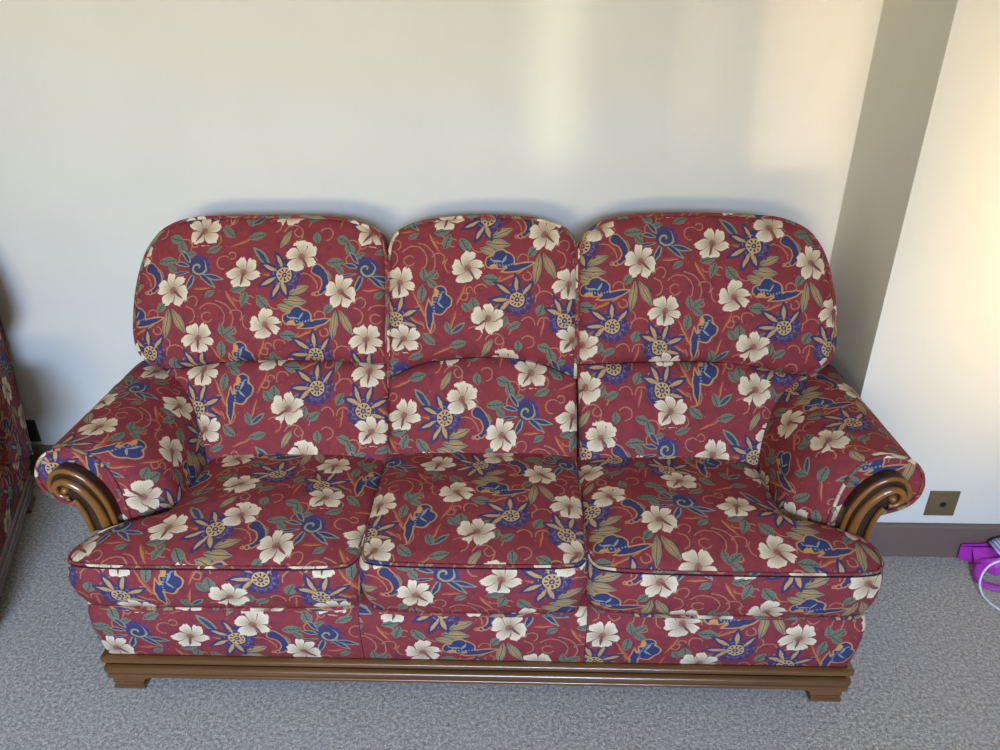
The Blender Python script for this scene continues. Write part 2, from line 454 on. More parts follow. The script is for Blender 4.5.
        if parent is not None: o.parent = parent
        return o

def empty(name, loc, rz, label, cat, group=None):
    o = bpy.data.objects.new(name, None); C.objects.link(o); o.location = loc; o.rotation_euler = (0, 0, rz)
    o.empty_display_size = .1; o['label'] = label; o['category'] = cat
    if group: o['group'] = group
    return o
def tag(o, label, cat, group=None):
    o['label'] = label; o['category'] = cat
    if group: o['group'] = group
    return o
def struct(o): o['kind'] = 'structure'; return o

def resample(pts, n):
    pts = [Vector(p) for p in pts]; L = [0]
    for a, b in zip(pts, pts[1:]): L.append(L[-1] + (b - a).length)
    out = []; j = 0
    for i in range(n):
        t = L[-1]*i/(n - 1)
        while j < len(pts) - 2 and L[j+1] < t: j += 1
        k = (t - L[j])/max(L[j+1] - L[j], 1e-9); out.append(pts[j].lerp(pts[j+1], min(max(k, 0), 1)))
    return out
def smooth(pts, it=2):
    """Chaikin corner cutting that keeps the ends"""
    pts = [Vector(p) for p in pts]
    for _ in range(it):
        q = [pts[0]]
        for a, b in zip(pts, pts[1:]): q += [a.lerp(b, .25), a.lerp(b, .75)]
        q.append(pts[-1]); pts = q
    return pts
def coons(bot, top, left, right, nu, nv):
    """bot/top run left to right, left/right run bottom to top; returns rows bottom to top"""
    b, t, l, r = resample(bot, nu), resample(top, nu), resample(left, nv), resample(right, nv)
    rows = []
    for j in range(nv):
        v = j/(nv - 1); row = []
        for i in range(nu):
            u = i/(nu - 1)
            p = (b[i]*(1-v) + t[i]*v) + (l[j]*(1-u) + r[j]*u) - (b[0]*(1-u)*(1-v) + b[-1]*u*(1-v) + t[0]*(1-u)*v + t[-1]*u*v)
            row.append(p)
        rows.append(row)
    return rows

# ------------------------------------------------------------------ upholstered suite (local frame: x across, y back from the front of the plinth, z up)
Y0 = 1.26
PR = [(.26, .31), (.40, .405), (.50, .46), (.62, .54), (.78, .605), (.90, .67), (1.05, .76)]
def py_(z):
    for (a, b), (c, d) in zip(PR, PR[1:]):
        if z <= c: return b + (d - b)*(z - a)/(c - a)
    return PR[-1][1]
def arc_(z): return (z - .3)*1.14
# outer edge of a side back cushion, as (distance outside of the base's half width, z); the base is 0.875 half wide
LOW_OUT = [(-.150, .385), (-.128, .464), (-.101, .532), (-.066, .572), (-.020, .602)]
HEAD_OUT = [(-.020, .602), (.030, .622), (.052, .668), (.049, .744), (.036, .828), (.016, .887), (-.012, .921)]
HEAD_TOP = [(-.012, .921), (-.030, .937), (-.080, .957), (-.150, .964)]

def back_unit(root, name, xl, xr, seam, top, left_head, right_head, left_low, right_low, world, anch_head, anch_low, label=None):
    """seam/top: lists of (x, z) left to right; *_head / *_low: edges bottom to top"""
    b = MB()
    V2 = lambda L: [Vector((x, z)) for x, z in L]
    nu, nv = 45, 31
    def surf(rows, amp, low, isl):
        R = []; U = []
        nr, nc = len(rows), len(rows[0])
        for j, row in enumerate(rows):
            v = j/(nr - 1); a = []; uu = []
            for i, p in enumerate(row):
                u = 2*i/(nc - 1) - 1
                side = (1 - abs(u)**7)
                if low: pv = min(1, (1 - (1 - v)**5))*(1 - v**7)
                else: pv = (1 - (1 - v)**9)*(1 - v**5)
                k = amp*(max(side, 0)**.6)*(max(pv, 0)**.6)
                # gathers close to the seam
                g = (1 - v)**4 if not low else v**4
                k += .0022*g*math.sin(p.x*95 + 3*math.sin(p.x*31))*side
                k += .004*noise.noise(Vector((p.x*6, p.y*7, 3.1 + isl)))*side
                groove = -.010*(1 if (j == 0 and not low) or (j == nr - 1 and low) else 0)
                a.append((p.x, py_(p.y) - (k + groove)*.86, p.y + (k + groove)*.42)); uu.append((p.x, arc_(p.y)))
            R.append(a); U.append(uu)
        b.grid(R, U, 0, isl); return R
    bot = V2([(left_low[0][0], left_low[0][1]), (right_low[0][0], right_low[0][1])])
    s2 = smooth(V2(seam), 2)
    # ends of the seam meet the edges
    rl = coons(bot, s2, V2(left_low), V2(right_low), nu, 20)
    low = surf(rl, .026, True, 1)
    rh = coons(s2, smooth(V2(top), 2), smooth(V2(left_head), 2), smooth(V2(right_head), 2), nu, nv)
    head = surf(rh, .040, False, 0)
    # boxing behind the edge
    edge = [r[0] for r in low] + [r[0] for r in head] + head[-1][1:-1] + [r[-1] for r in reversed(head)] + [r[-1] for r in reversed(low)]
    rows = []; uvr = []; L = 0
    prev = None
    for p in edge:
        p = Vector(p)
        if prev is not None: L += (p - prev).length
        prev = p
        t = min(max((p.z - .4)/.5, 0), 1)
        dep = .13 - .02*t
        yb = min(p.y + dep, .80)
        rows.append([p, Vector((p.x, (p.y + yb)/2, p.z - .012)), Vector((p.x, yb, p.z - .04))])
        uvr.append([(L, 0), (L, .06), (L, .12)])
    b.grid(rows, uvr, 0, 2)
    back = [r[2] for r in rows]
    cen = Vector((sum(p.x for p in back)/len(back), .77, sum(p.z for p in back)/len(back)))
    inner = [p.lerp(cen, .5) for p in back]
    for q in inner: q.y = max(q.y, .70)
    b.grid([back, inner, [cen]*len(back)], [[(p.x, p.z) for p in back], [(p.x, p.z) for p in inner], [(cen.x, cen.z)]*len(back)], 0, 3)
    o = b.build(name, FAB, root, world=world, anchors={0: anch_head, 1: anch_low})
    if label: o['label'] = label
    # piping round the head section
    t = MB()
    hp = [r[0] for r in head] + head[-1][1:-1] + [r[-1] for r in reversed(head)]
    hp = resample(hp, 110)
    t.tube([(p.x, p.y - .002, p.z + .001) for p in hp], .0052, 8)
    po = t.build('piping', FAB, o)
    t = MB()
    sm = [Vector(p) for p in head[0]]
    t.tube([(p.x, p.y - .004, p.z - .001) for p in sm], .0016, 6)
    t.build('seam', THREAD, o)
    return o

def seat_cushion(root, name, front, left, right, rear, ztop, zbot, crown, world, a_top, a_box, wing=None):
    """front/rear left to right, left/right front to rear (plan outline)"""
    b = MB()
    V2 = lambda L: [Vector(p) for p in L]
    fr, le, ri, re = smooth(V2(front), 2), smooth(V2(left), 1), smooth(V2(right), 1), V2(rear)
    rows = coons(fr, re, le, ri, 49, 33)
    xs = [p.x for r in rows for p in r]; cx = (min(xs) + max(xs))/2
    R = []; U = []
    def zt(p, u, v):
        side = max(1 - abs(u)**4, 0); fv = max(1 - (1 - v)**6, 0)
        base = ztop + (.03*v if v < .5 else .03*(1 - v)) - .004*v
        return base + crown*side**.7*fv**.8*(1 - .25*v) + .0035*noise.noise(Vector((p.x*7, p.y*7, 1.7)))*side*fv
    for j, r in enumerate(rows):
        v = j/(len(rows) - 1); a = []; uu = []
        for i, p in enumerate(r):
            u = 2*i/(len(r) - 1) - 1
            z = zt(p, u, v)
            if j == 0 or i in (0, len(r) - 1): z = zt(p, u, v)
            a.append((p.x, p.y, z)); uu.append((p.x, p.y*1.02))
        R.append(a); U.append(uu)
    b.grid(R, U, 0, 0)
    edge = [r[0] for r in reversed(R)] + R[0][1:] + [r[-1] for r in R[1:]]
    # boxing: follows the outline down, with a soft belly
    E = [Vector(p) for p in edge]; N = len(E); rowsb = [[] for _ in range(9)]; L = [0]
    for p, q in zip(E, E[1:]): L.append(L[-1] + (q - p).length)
    mid = L[len(R) - 1 + 24]
    for i, p in enumerate(E):
        t = (E[min(i+1, N-1)] - E[max(i-1, 0)]); t.z = 0; t.normalize(); n = Vector((t.y, -t.x, 0))
        for k in range(9):
            w = k/8
            bulge = .015*math.sin(PI*min(w*1.04, 1))**.8 - .004*w
            gath = .0015*math.sin(L[i]*60 + 2*math.sin(L[i]*17))*math.sin(PI*w)
            q = p + n*(bulge + gath - .008*w); q.z = p.z + (zbot - p.z)*w
            rowsb[k].append(q)
    b.grid(rowsb, [[(L[i] - mid + E[len(R) - 1 + 24].x, q.z*1.06) for i, q in enumerate(r)] for r in rowsb], 0, 1)
    bt = rowsb[-1]; cen = Vector((cx, .2, zbot + .004))
    b.grid([bt, [p.lerp(cen, .6) for p in bt]], [[(p.x, p.y) for p in bt], [(p.x, p.y) for p in bt]], 0, 2)
    o = b.build(name, FAB, root, world=world, anchors={0: a_top, 1: a_box})
    pp = resample([p for p in E if p.y < .125], 130)
    t = MB(); t.tube([(p.x, p.y - .001, p.z + .001) for p in pp], .0034, 8); t.build('piping', FAB, o)
    t = MB(); t.tube([(p.x*.9995, p.y - .0035, p.z - .0042) for p in pp], .0016, 6); t.build('seam', THREAD, o)
    pb = resample([p for p in rowsb[-1] if p.y < .125], 130)
    t = MB(); t.tube([(p.x, p.y - .001, p.z - .001) for p in pb], .0046, 8, u0=.2); t.build('piping', FAB, o)
    return o

# arm section, as (distance outside of the half width, z)
ARM_IN_F = [(-.062, .30), (-.064, .40), (-.060, .455), (-.052, .505), (-.036, .550), (-.004, .581)]
ARM_OUT = [(.042, .592), (.088, .578), (.117, .546), (.127, .510), (.120, .478), (.102, .456), (.074, .442), (.046, .434), (.022, .41), (.008, .37), (.002, .28), (0, .12)]
ARM_IN_B = [(-.160, .30), (-.152, .40), (-.143, .455), (-.126, .505), (-.096, .552), (-.040, .585)]

def arm(root, hw, sgn, world, anch, panel_anch, dz=0.0, rear=.62, ow=1.0):
    b = MB()
    def sec(k, y, dy=0):
        inn = [(a[0]*(1-k) + c[0]*k, a[1]*(1-k) + c[1]*k) for a, c in zip(ARM_IN_F, ARM_IN_B)]
        pr = smooth([Vector((p[0]*(ow if p[0] > 0 else 1), p[1])) for p in inn + ARM_OUT], 2)
        pr = resample(pr, 60)
        return [Vector((sgn*(hw + p.x), y, p.y + (dz if p.y > .3 else 0))) for p in pr]
    ys = [(.150, 0), (.152, .12), (.158, .30), (.170, .52), (.188, .75), (.21, .92), (.235, 1)] + [(.235 + (rear - .235)*i/11, 1) for i in range(1, 12)]
    rows = []; uvs = []
    for y, k in ys:
        s = sec(k, y); L = [0]
        for p, q in zip(s, s[1:]): L.append(L[-1] + (q - p).length)
        # creases of pulled cloth running round the arm
        o = []
        for i, p in enumerate(s):
            c = .0035*math.sin(y*70 + 3*math.sin(i*.12))*math.exp(-((y - .52)/.12)**2)*math.exp(-((i - 20)/10)**2)
            o.append(Vector((p.x, p.y, p.z + c)))
        rows.append(o); uvs.append([(sgn*l, y) for l in L])
    for j in range(len(rows) - 2, -1, -1):       # cloth length measured along the surface, from the back forward
        uvs[j] = [(uvs[j][i][0], uvs[j+1][i][1] - (rows[j+1][i] - rows[j][i]).length) for i in range(len(rows[j]))]
    b.grid(rows, uvs, 0, 0)
    f = rows[0]
    cen = Vector((sgn*(hw + .03), .150, .50))
    # fill the ends as strips between the inner and the outer run of the section
    n = len(f); h = n//2
    def strip(s, isl):
        a = s[:h]; c = list(reversed(s[n-h:]))
        K = 6
        g = [[p.lerp(q, k/K) for k in range(K + 1)] for p, q in zip(a, c)]
        b.grid(g, [[(p.x, p.z) for p in r] for r in g], 0, isl)
    strip(rows[0], 1); strip(rows[-1], 2)
    o = b.build('arm', FAB, root, world=world, anchors={0: anch, 1: panel_anch}, rot=0)
    t = MB(); pp = resample(f[:46], 70)
    t.tube([(p.x, p.y - .002, p.z) for p in pp], .0042, 8); t.build('piping', FAB, o)
    # carved scroll facing
    OUT = [(-.918, .385), (-.919, .438), (-.931, .483), (-.95, .516), (-.97, .537), (-.993, .553), (-1.018, .554), (-1.038, .542), (-1.051, .522), (-1.057, .499), (-1.053, .479), (-1.04, .468), (-1.023, .464)]
    INN = [(-1.008, .468), (-1.001, .452), (-.992, .421), (-.987, .375)]
    RA = [(-.924, .385), (-.928, .441), (-.942, .482), (-.961, .514), (-.984, .535), (-1.012, .545), (-1.034, .538), (-1.048, .520), (-1.053, .500), (-1.050, .484)]
    RB = [(-.944, .385), (-.953, .445), (-.970, .480), (-.990, .504), (-1.015, .518), (-1.034, .511), (-1.0405, .496), (-1.036, .482), (-1.025, .474), (-1.012, .473)]
    RC = [(-.982, .378), (-.987, .425), (-.996, .453), (-1.004, .466)]
    wid = lambda d: d*ow if d > 0 else d
    S = lambda L: [Vector((sgn*(hw + wid(-.965 - x)), z + dz)) for x, z in L]
    w = MB()
    out = smooth(S(OUT), 2); inn = smooth(S(INN), 2)
    K = 40
    a = resample(out, K); c = list(reversed(resample(inn, K)))
    # plate: outline front, side wall
    ring = a + list(reversed(c))
    w.grid([[Vector((p.x, .128, p.y)) for p in ring + ring[:1]], [Vector((p.x, .152, p.y)) for p in ring + ring[:1]]], [[(0, 0)]*(2*K + 1)]*2)
    cpt = S([(-1.016, .494)])[0]
    M = 8
    g = []
    for p, q in zip(a, c): g.append([Vector((p.lerp(q, k/M).x, .128, p.lerp(q, k/M).y)) for k in range(M + 1)])
    w.grid(g, [[(0, 0)]*(M + 1)]*K)
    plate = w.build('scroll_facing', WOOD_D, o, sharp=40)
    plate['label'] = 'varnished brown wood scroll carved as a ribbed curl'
    rb = MB()
    for path, r0, yy in ((RA, .0060, .128), (RB, .0092, .125), (RC, .0062, .125)):
        pp = resample(smooth(S(path), 2), 46)
        rs = [r0]*46
        if path is RB: rs = [r0*(1.2 - .2*min(i/14, 1) if i < 30 else 1 - .45*(i - 30)/16) for i in range(46)]
        rb.tube([(p.x, yy, p.y) for p in pp], rs, 12)
    # round boss in the middle of the curl
    rows_ = []
    for i in range(9):
        ph = PI/2*i/8
        rows_.append([Vector((cpt.x + .0095*math.cos(ph)*math.cos(2*PI*k/20), .126 - .012*math.sin(ph), cpt.y + .0095*math.cos(ph)*math.sin(2*PI*k/20))) for k in range(20)])
    rb.grid(rows_, [[(0, 0)]*20]*9, close=True)
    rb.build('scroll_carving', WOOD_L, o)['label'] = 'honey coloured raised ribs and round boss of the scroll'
    return o

def rounded_path(hw, depth, off, z, r=.02, y0=0.0):
    """front and both sides of the base, from rear left round to rear right"""
    x = hw + off; yf = y0 - off; p = [Vector((-x, depth, z))]
    rr = max(r + off, .004)
    for k in range(7):
        a = PI + PI/2*k/6
        p.append(Vector((-x + rr + rr*math.cos(a), yf + rr + rr*math.sin(a), z)))
    for k in range(1, 40): p.append(Vector((-x + rr + (2*x - 2*rr)*k/40, yf, z)))
    for k in range(7):
        a = -PI/2 + PI/2*k/6
        p.append(Vector((x - rr + rr*math.cos(a), yf + rr + rr*math.sin(a), z)))
    p.append(Vector((x, depth, z)))
    return p

def base(root, hw, world, seams, anchs, depth=.70, pdepth=.66):
    # fabric frieze and the body behind it, sewn from pieces
    prof = [(-.004, .098), (.002, .112), (.010, .16), (.014, .20), (.014, .235), (.008, .258), (-.012, .268)]
    rows = [rounded_path(hw - .004, depth, o, z, .018, .010) for o, z in prof]
    b = MB()
    L = [0]
    for p, q in zip(rows[3], rows[3][1:]): L.append(L[-1] + (q - p).length)
    N = len(rows[0]); midL = L[N//2]
    cuts = [0] + [min(range(N), key=lambda i: abs(rows[3][i].x - s) + (9 if i < 8 or i > N - 9 else 0)) for s in seams] + [N - 1]
    for k, (i0, i1) in enumerate(zip(cuts, cuts[1:])):
        b.grid([r[i0:i1+1] for r in rows], [[(L[i] - midL, rows[j][i].z*1.03) for i in range(i0, i1 + 1)] for j in range(len(rows))], 0, k)
    top = rows[-1]; bot = rows[0]
    b.poly([top[0], top[7]] + [top[-8], top[-1]], [(0, 0)]*4, 0, 20)
    b.poly([bot[0], bot[7]] + [bot[-8], bot[-1]], [(0, 0)]*4, 0, 21)
    b.poly([bot[0], bot[-1], top[-1], top[0]], [(bot[0].x, .1), (bot[-1].x, .1), (top[-1].x, .27), (top[0].x, .27)], 0, 22)
    o = b.build('base_frieze', FAB, root, world=world, anchors=anchs)
    for s in seams:
        i = min(range(8, N - 8), key=lambda i: abs(rows[3][i].x - s))
        t = MB(); t.tube([(r[i].x, r[i].y - .0005, r[i].z) for r in rows[:-1]], .0008, 6); t.build('seam', THREAD, o)
    # moulded plinth
    pf = [(-.006, .110), (.006, .1095), (.0095, .106), (.0095, .099), (.006, .0965), (-.003, .094), (-.009, .089), (-.009, .084), (-.003, .0805), (.004, .079),
          (.0085, .075), (.0095, .069), (.0085, .064), (.003, .061), (-.004, .060), (-.004, .057), (.004, .0555), (.006, .052), (.006, .048), (.001, .046), (-.02, .0455)]
    rows = [rounded_path(hw - .006, pdepth, o_, z, .004) for o_, z in pf]
    b = MB(); L = [0]
    b.grid(rows, [[(p.x, p.z) for p in r] for r in rows])
    K = len(rows[0]) - 1
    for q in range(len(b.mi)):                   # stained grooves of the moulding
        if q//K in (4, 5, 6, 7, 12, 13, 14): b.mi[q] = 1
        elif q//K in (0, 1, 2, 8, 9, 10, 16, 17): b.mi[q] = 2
    top, bot = rows[0], rows[-1]
    b.poly([top[0], top[4], top[-5], top[-1]], [(0, 0)]*4); b.poly([bot[0], bot[4], bot[-5], bot[-1]], [(0, 0)]*4)
    b.poly([bot[0], bot[-1], top[-1], top[0]], [(0, 0)]*4)
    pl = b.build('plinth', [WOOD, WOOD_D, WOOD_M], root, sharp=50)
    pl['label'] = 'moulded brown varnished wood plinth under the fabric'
    # bracket feet
    for sx in (-1, 1):
        for fy in (0, pdepth - .085):
            b = MB(); rw = []
            for o_, z, inn in ((.004, .047, .100), (.002, .040, .096), (-.004, .034, .088), (-.002, .024, .082), (-.006, .015, .079), (-.005, .012, .079), (-.001, .010, .082), (-.001, .003, .082), (-.003, 0, .080)):
                xo = hw - .006 + o_ ; xi = hw - inn; ya = fy - o_; yb = fy + (inn if fy == 0 else .085 + o_)
                rw.append([Vector((sx*xo, ya, z)), Vector((sx*xo, yb, z)), Vector((sx*xi, yb, z)), Vector((sx*xi, ya, z))])
            b.grid(rw, [[(0, 0)]*4]*len(rw), close=True)
            b.poly(rw[0], [(0, 0)]*4); b.poly(rw[-1], [(0, 0)]*4)
            fo = b.build('foot', WOOD, root, sharp=35)

def suite(name, loc, rz, hw, label, cat, cuts, AN):
    root = empty(name, loc, rz, label, cat)
    M = Matrix.Translation(loc) @ Matrix.Rotation(rz, 4, 'Z')
    world = lambda p: M @ Vector(p)
    E = hw
    def outer(L, s): return [(s*(E + d), z) for d, z in L]
    base(root, hw, world, cuts['seams'], AN.get('frieze', {}))
    # back frame behind the cushions
    b = MB()
    fr = [(-.86, .27), (.86, .27)]
    prof = [(.45, .262), (.60, .60), (.72, .88), (.79, .86), (.80, .60), (.70, .20), (.69, .15)]
    rows = []
    for k in range(13):
        x = (-1 + 2*k/12)*(hw + (-.02 if cuts['units'] == 3 else .018))
        drop = .05*abs(-1 + 2*k/12)**6
        rows.append([Vector((x, y, z - (drop if z > .5 else 0))) for y, z in prof])
    b.grid(rows, [[(p.x, p.z) for p in r] for r in rows], 0, 0)
    b.poly(rows[0], [(p.y, p.z) for p in rows[0]], 0, 1); b.poly(rows[-1], [(p.y, p.z) for p in rows[-1]], 0, 1)
    b.build('back_frame', FAB, root)
    HT = [(d, z) for d, z in HEAD_TOP]
    if cuts['units'] == 3:
        g = .003
        xm0, xm1 = -.250, .252
        # left
        lo_top = [(-E - HT[0][0], HT[0][1])] + [(-E - d, z) for d, z in HT[1:]] + [(-.434, .966), (-.350, .958), (-.300, .943), (-.274, .925)]
        back_unit(root, 'back_cushion', -E, xm0, [(-E + .020, .602), (-.80, .603), (-.70, .620), (-.485, .626), (-.25, .617)], lo_top,
                  outer(HEAD_OUT, -1), [(xm0 - g, .617), (xm0 - .001, .77), (xm0 - .003, .867), (xm0 - .012, .905), (-.274, .925)],
                  outer(LOW_OUT, -1), [(xm0 + .010, .385), (xm0 + .004, .537), (xm0 - g, .617)], world, AN['headL'], AN['lowL'])
        back_unit(root, 'back_cushion', xm0, xm1, [(xm0 + g, .585), (-.19, .612), (-.11, .630), (-.004, .638), (.102, .634), (.182, .616), (xm1 - g, .590)],
                  [(-.232, .922), (-.215, .938), (-.17, .954), (-.10, .964), (-.008, .970), (.13, .966), (.19, .953), (.222, .938), (.236, .924)],
                  [(xm0 + g, .585), (xm0 + .003, .774), (xm0 + .004, .87), (-.244, .900), (-.232, .922)], [(xm1 - g, .590), (xm1 - .003, .729), (xm1 - .002, .86), (.247, .902), (.236, .924)],
                  [(xm0 + .012, .385), (xm0 + .006, .53), (xm0 + g, .585)], [(xm1 + .002, .385), (xm1, .54), (xm1 - g, .590)], world, AN['headM'], AN['lowM'])
        ro_top = [(.268, .924), (.288, .945), (.330, .962), (.40, .973), (.57, .978), (.745, .972)] + [(E + d, z + .008) for d, z in reversed(HT[:3])]
        back_unit(root, 'back_cushion', xm1, E, [(xm1 + g, .621), (.445, .630), (.63, .632), (.735, .620), (.80, .604), (E - .020, .602)], ro_top,
                  [(xm1 + g, .621), (xm1 + .001, .778), (xm1 + .002, .88), (.258, .906), (.268, .924)], [(E + d, z + .008*max(0, (z - .7)/.2)) for d, z in HEAD_OUT],
                  [(xm1 + .012, .385), (xm1 + .006, .548), (xm1 + g, .621)], outer(LOW_OUT, 1), world, AN['headR'], AN['lowR'])
        # seats
        seat_cushion(root, 'seat_cushion', [(-.862, -.008), (-.81, -.016), (-.55, -.014), (-.32, -.010), (-.270, .000)],
                     [(-.862, -.008), (-.882, .004), (-.882, .03), (-.868, .065), (-.842, .10), (-.79, .128), (-.735, .145), (-.715, .17), (-.715, .30), (-.715, .43)],
                     [(-.270, .000), (-.250, .018), (-.2475, .06), (-.246, .20), (-.246, .43)], [(-.715, .43), (-.246, .43)], .397, .268, .030, world, AN['topL'], AN['boxL'])
        seat_cushion(root, 'seat_cushion', [(-.225, -.006), (-.19, -.016), (0, -.020), (.19, -.016), (.232, -.006)],
                     [(-.225, -.006), (-.239, .012), (-.240, .05), (-.241, .20), (-.241, .43)], [(.232, -.006), (.247, .012), (.248, .05), (.248, .20), (.248, .43)],
                     [(-.241, .43), (.248, .43)], .416, .268, .020, world, AN['topM'], AN['boxM'])
        seat_cushion(root, 'seat_cushion', [(.272, .000), (.32, -.010), (.55, -.014), (.81, -.012), (.858, -.004)],
                     [(.272, .000), (.255, .018), (.254, .06), (.254, .20), (.254, .43)],
                     [(.858, -.004), (.880, .010), (.888, .05), (.884, .080), (.850, .12), (.80, .140), (.735, .150), (.715, .17), (.715, .30), (.715, .43)],
                     [(.254, .43), (.715, .43)], .402, .268, .032, world, AN['topR'], AN['boxR'])
    else:
        top = [(-E - d, z) for d, z in HT] + [(E + d, z) for d, z in reversed(HT)]
        back_unit(root, 'back_cushion', -E, E, [(-E + .02, .602), (-.2, .625), (.2, .625), (E - .02, .602)], top, outer(HEAD_OUT, -1), outer(HEAD_OUT, 1),
                  outer(LOW_OUT, -1), outer(LOW_OUT, 1), world, None, None)
        i = E - .16
        seat_cushion(root, 'seat_cushion', [(-E + .03, -.006), (-E + .08, -.014), (0, -.018), (E - .08, -.014), (E - .03, -.006)],
                     [(-E + .03, -.006), (-E + .007, .003), (-E + .007, .04), (-E + .02, .08), (-E + .08, .13), (-i, .15), (-i, .43)],
                     [(E - .03, -.006), (E - .007, .003), (E - .007, .04), (E - .02, .08), (E - .08, .13), (i, .15), (i, .43)], [(-i, .43), (i, .43)],
                     .40, .268, .03, world, None, None)
    ar = .62 if cuts['units'] == 3 else .30
    ow = 1.0 if cuts['units'] == 3 else .5
    arm(root, hw, -1, world, AN.get('armL'), AN.get('armLp'), rear=ar, ow=ow)
    arm(root, hw, 1, world, AN.get('armR'), AN.get('armRp'), dz=.008 if cuts['units'] == 3 else 0, rear=ar, ow=ow)
    return root

SOFA_AN = dict(headL=('F1', (174.6, 289)), lowL=('B2', (240, 390)), headM=('F1', (546.4, 232.5)), lowM=('F1', (502.5, 434)),
               headR=('F1', (640.5, 261)), lowR=('F5', (756, 388)), topL=('F1', (278.5, 545)), boxL=('B2', (167.5, 579)),
               topM=('F5', (478, 531)), boxM=('F1', (416.7, 592)), topR=('F1', (661, 518)), boxR=('F1', (661, 582)),
               frieze={0: ('W', (141, 629)), 1: ('F1', (515, 627)), 2: ('B2', (648, 652))},
               armL=('B1', (104, 456)), armR=('F1', (837, 403)))
sofa = suite('sofa', (-.09, Y0, 0), 0, .875, 'three-seat sofa in burgundy floral fabric with carved wooden arm scrolls', 'sofa',
             dict(units=3, seams=(-.275, .262)), SOFA_AN)
th = rad(21.8); hwc = .40
corner = Vector((-1.335, 1.405, 0))
org = corner - Vector((math.cos(th), math.sin(th), 0))*hwc
chair = suite('armchair', tuple(org), th, hwc, 'armchair in matching burgundy floral fabric cut off at the left edge of the picture', 'armchair',
              dict(units=1, seams=()), {})

# ------------------------------------------------------------------ the room
XL, XR, YB, YC, XC, YR, ZC = -2.75, 2.3, 2.165, 1.802, .927, -2.4, 2.45
def block(name, a, b, mat):
    m = MB(); m.box(a, b); return struct(m.build(name, mat, smooth=False))
block('floor', (XL, YR, -.1), (XR, YB, 0), CARPET)
block('ceiling', (XL, YR, ZC), (XR, YB, ZC + .1), WHITE)
block('wall_back', (XL, YB, -.1), (XC, YB + .1, ZC), WALL)
block('wall_chimney', (XC, YC, -.1), (XR, YB + .1, ZC), WALL)
block('wall_left', (XL - .1, YR, -.1), (XL, YB + .1, ZC), WALL)
block('wall_right', (XR, YR, -.1), (XR + .1, YB + .1, ZC), WALL)
# rear wall with a wide window
WX0, WX1, WZ0, WZ1 = -2.2, 1.2, .85, 2.15
m = MB()
m.box((XL - .1, YR - .15, -.1), (WX0, YR, ZC)); m.box((WX1, YR - .15, -.1), (XR + .1, YR, ZC))
m.box((WX0, YR - .15, -.1), (WX1, YR, WZ0)); m.box((WX0, YR - .15, WZ1), (WX1, YR, ZC))
struct(m.build('wall_rear', WALL, smooth=False))
m = MB()
for x in (WX0, -.52, WX1 - .05): m.box((x, YR - .1, WZ0), (x + .05, YR - .04, WZ1))
for z in (WZ0, WZ1 - .05): m.box((WX0 + .05, YR - .1, z), (WX1 - .05, YR - .04, z + .05))
struct(m.build('window_1', WHITE, smooth=False))
def skirt(name, x0, x1, y, ax='x'):
    m = MB(); t = .014
    prof = [(0, 0), (t, 0), (t, .108), (t - .003, .1125), (t - .007, .115), (0, .115)]
    if ax == 'x': rows = [[Vector((x, y - o, z)) for o, z in prof] for x in (x0, x1)]
    else: rows = [[Vector((y - o, x, z)) for o, z in prof] for x in (x0, x1)]
    m.grid(rows, [[(0, 0)]*6]*2, close=True)
    for r in rows: m.poly(r, [(0, 0)]*6)
    return struct(m.build(name, SKIRT, smooth=False))
skirt('baseboard_back', XL, XC, YB)
skirt('baseboard_chimney', XC - .014, XR, YC)
skirt('baseboard_return', YC - .014, YB, XC, 'y')

# brass socket plates
m_, b_, e_ = new_mat('aged_brass', .42, .5); b_.inputs['Metallic'].default_value = .55
tc = m_.node_tree.nodes.new('ShaderNodeTexCoord')
m_.node_tree.links.new(e_.mix(e_.noise(tc.outputs['Object'], 60, 3), srgb(142, 124, 92), srgb(118, 102, 76)), b_.inputs['Base Color']); BRASS = m_
m_, b_, e_ = new_mat('black_plastic', .5, .3); b_.inputs['Base Color'].default_value = (.01, .01, .01, 1); BLACK = m_
BRONZE = bpy.data.materials.new('dark_bronze'); BRONZE.use_nodes = True
bb_ = BRONZE.node_tree.nodes['Principled BSDF']; bb_.inputs['Base Color'].default_value = srgb(44, 38, 34) + (1,); bb_.inputs['Roughness'].default_value = .5
def plate(name, cx, y, cz, label, kind):
    root = empty(name, (cx, y, cz), 0, label, 'wall socket')
    h = .042
    m = MB(); rows = []
    for o, yy in ((0, 0), (0, -.004), (-.0025, -.007), (-.006, -.0075)):
        k = h + o; rows.append([Vector((-k, yy, -k)), Vector((k, yy, -k)), Vector((k, yy, k)), Vector((-k, yy, k))])
    m.grid(rows, [[(0, 0)]*4]*4, close=True); m.poly(rows[-1], [(0, 0)]*4)
    m.build('faceplate', BRASS if kind == 'aerial' else BRONZE, root, sharp=20)
    m = MB()
    if kind == 'aerial':
        ring = lambda r, yy: [Vector((r*math.cos(2*PI*k/20), yy, r*math.sin(2*PI*k/20))) for k in range(20)]
        rw = [ring(.0085, -.0072), ring(.0085, -.0095), ring(.006, -.0095), ring(.0055, -.008), ring(.0012, -.008)]
        m.grid(rw, [[(0, 0)]*20]*5, close=True); m.poly(rw[-1], [(0, 0)]*20)
        m.build('aerial_jack', BLACK, root)
    else:
        for (x, z, w_, hh) in ((0, .012, .004, .007), (-.012, -.010, .006, .004), (.012, -.010, .006, .004)):
            m.box((x - w_/2, -.0085, z - hh/2), (x + w_/2, -.0074, z + hh/2))
        m.build('pin_slots', BLACK, root, smooth=False)
    return root
plate('wall_socket', 1.232, YC, .187, 'square brass wall socket with one round black hole beside the right arm of the sofa', 'aerial')
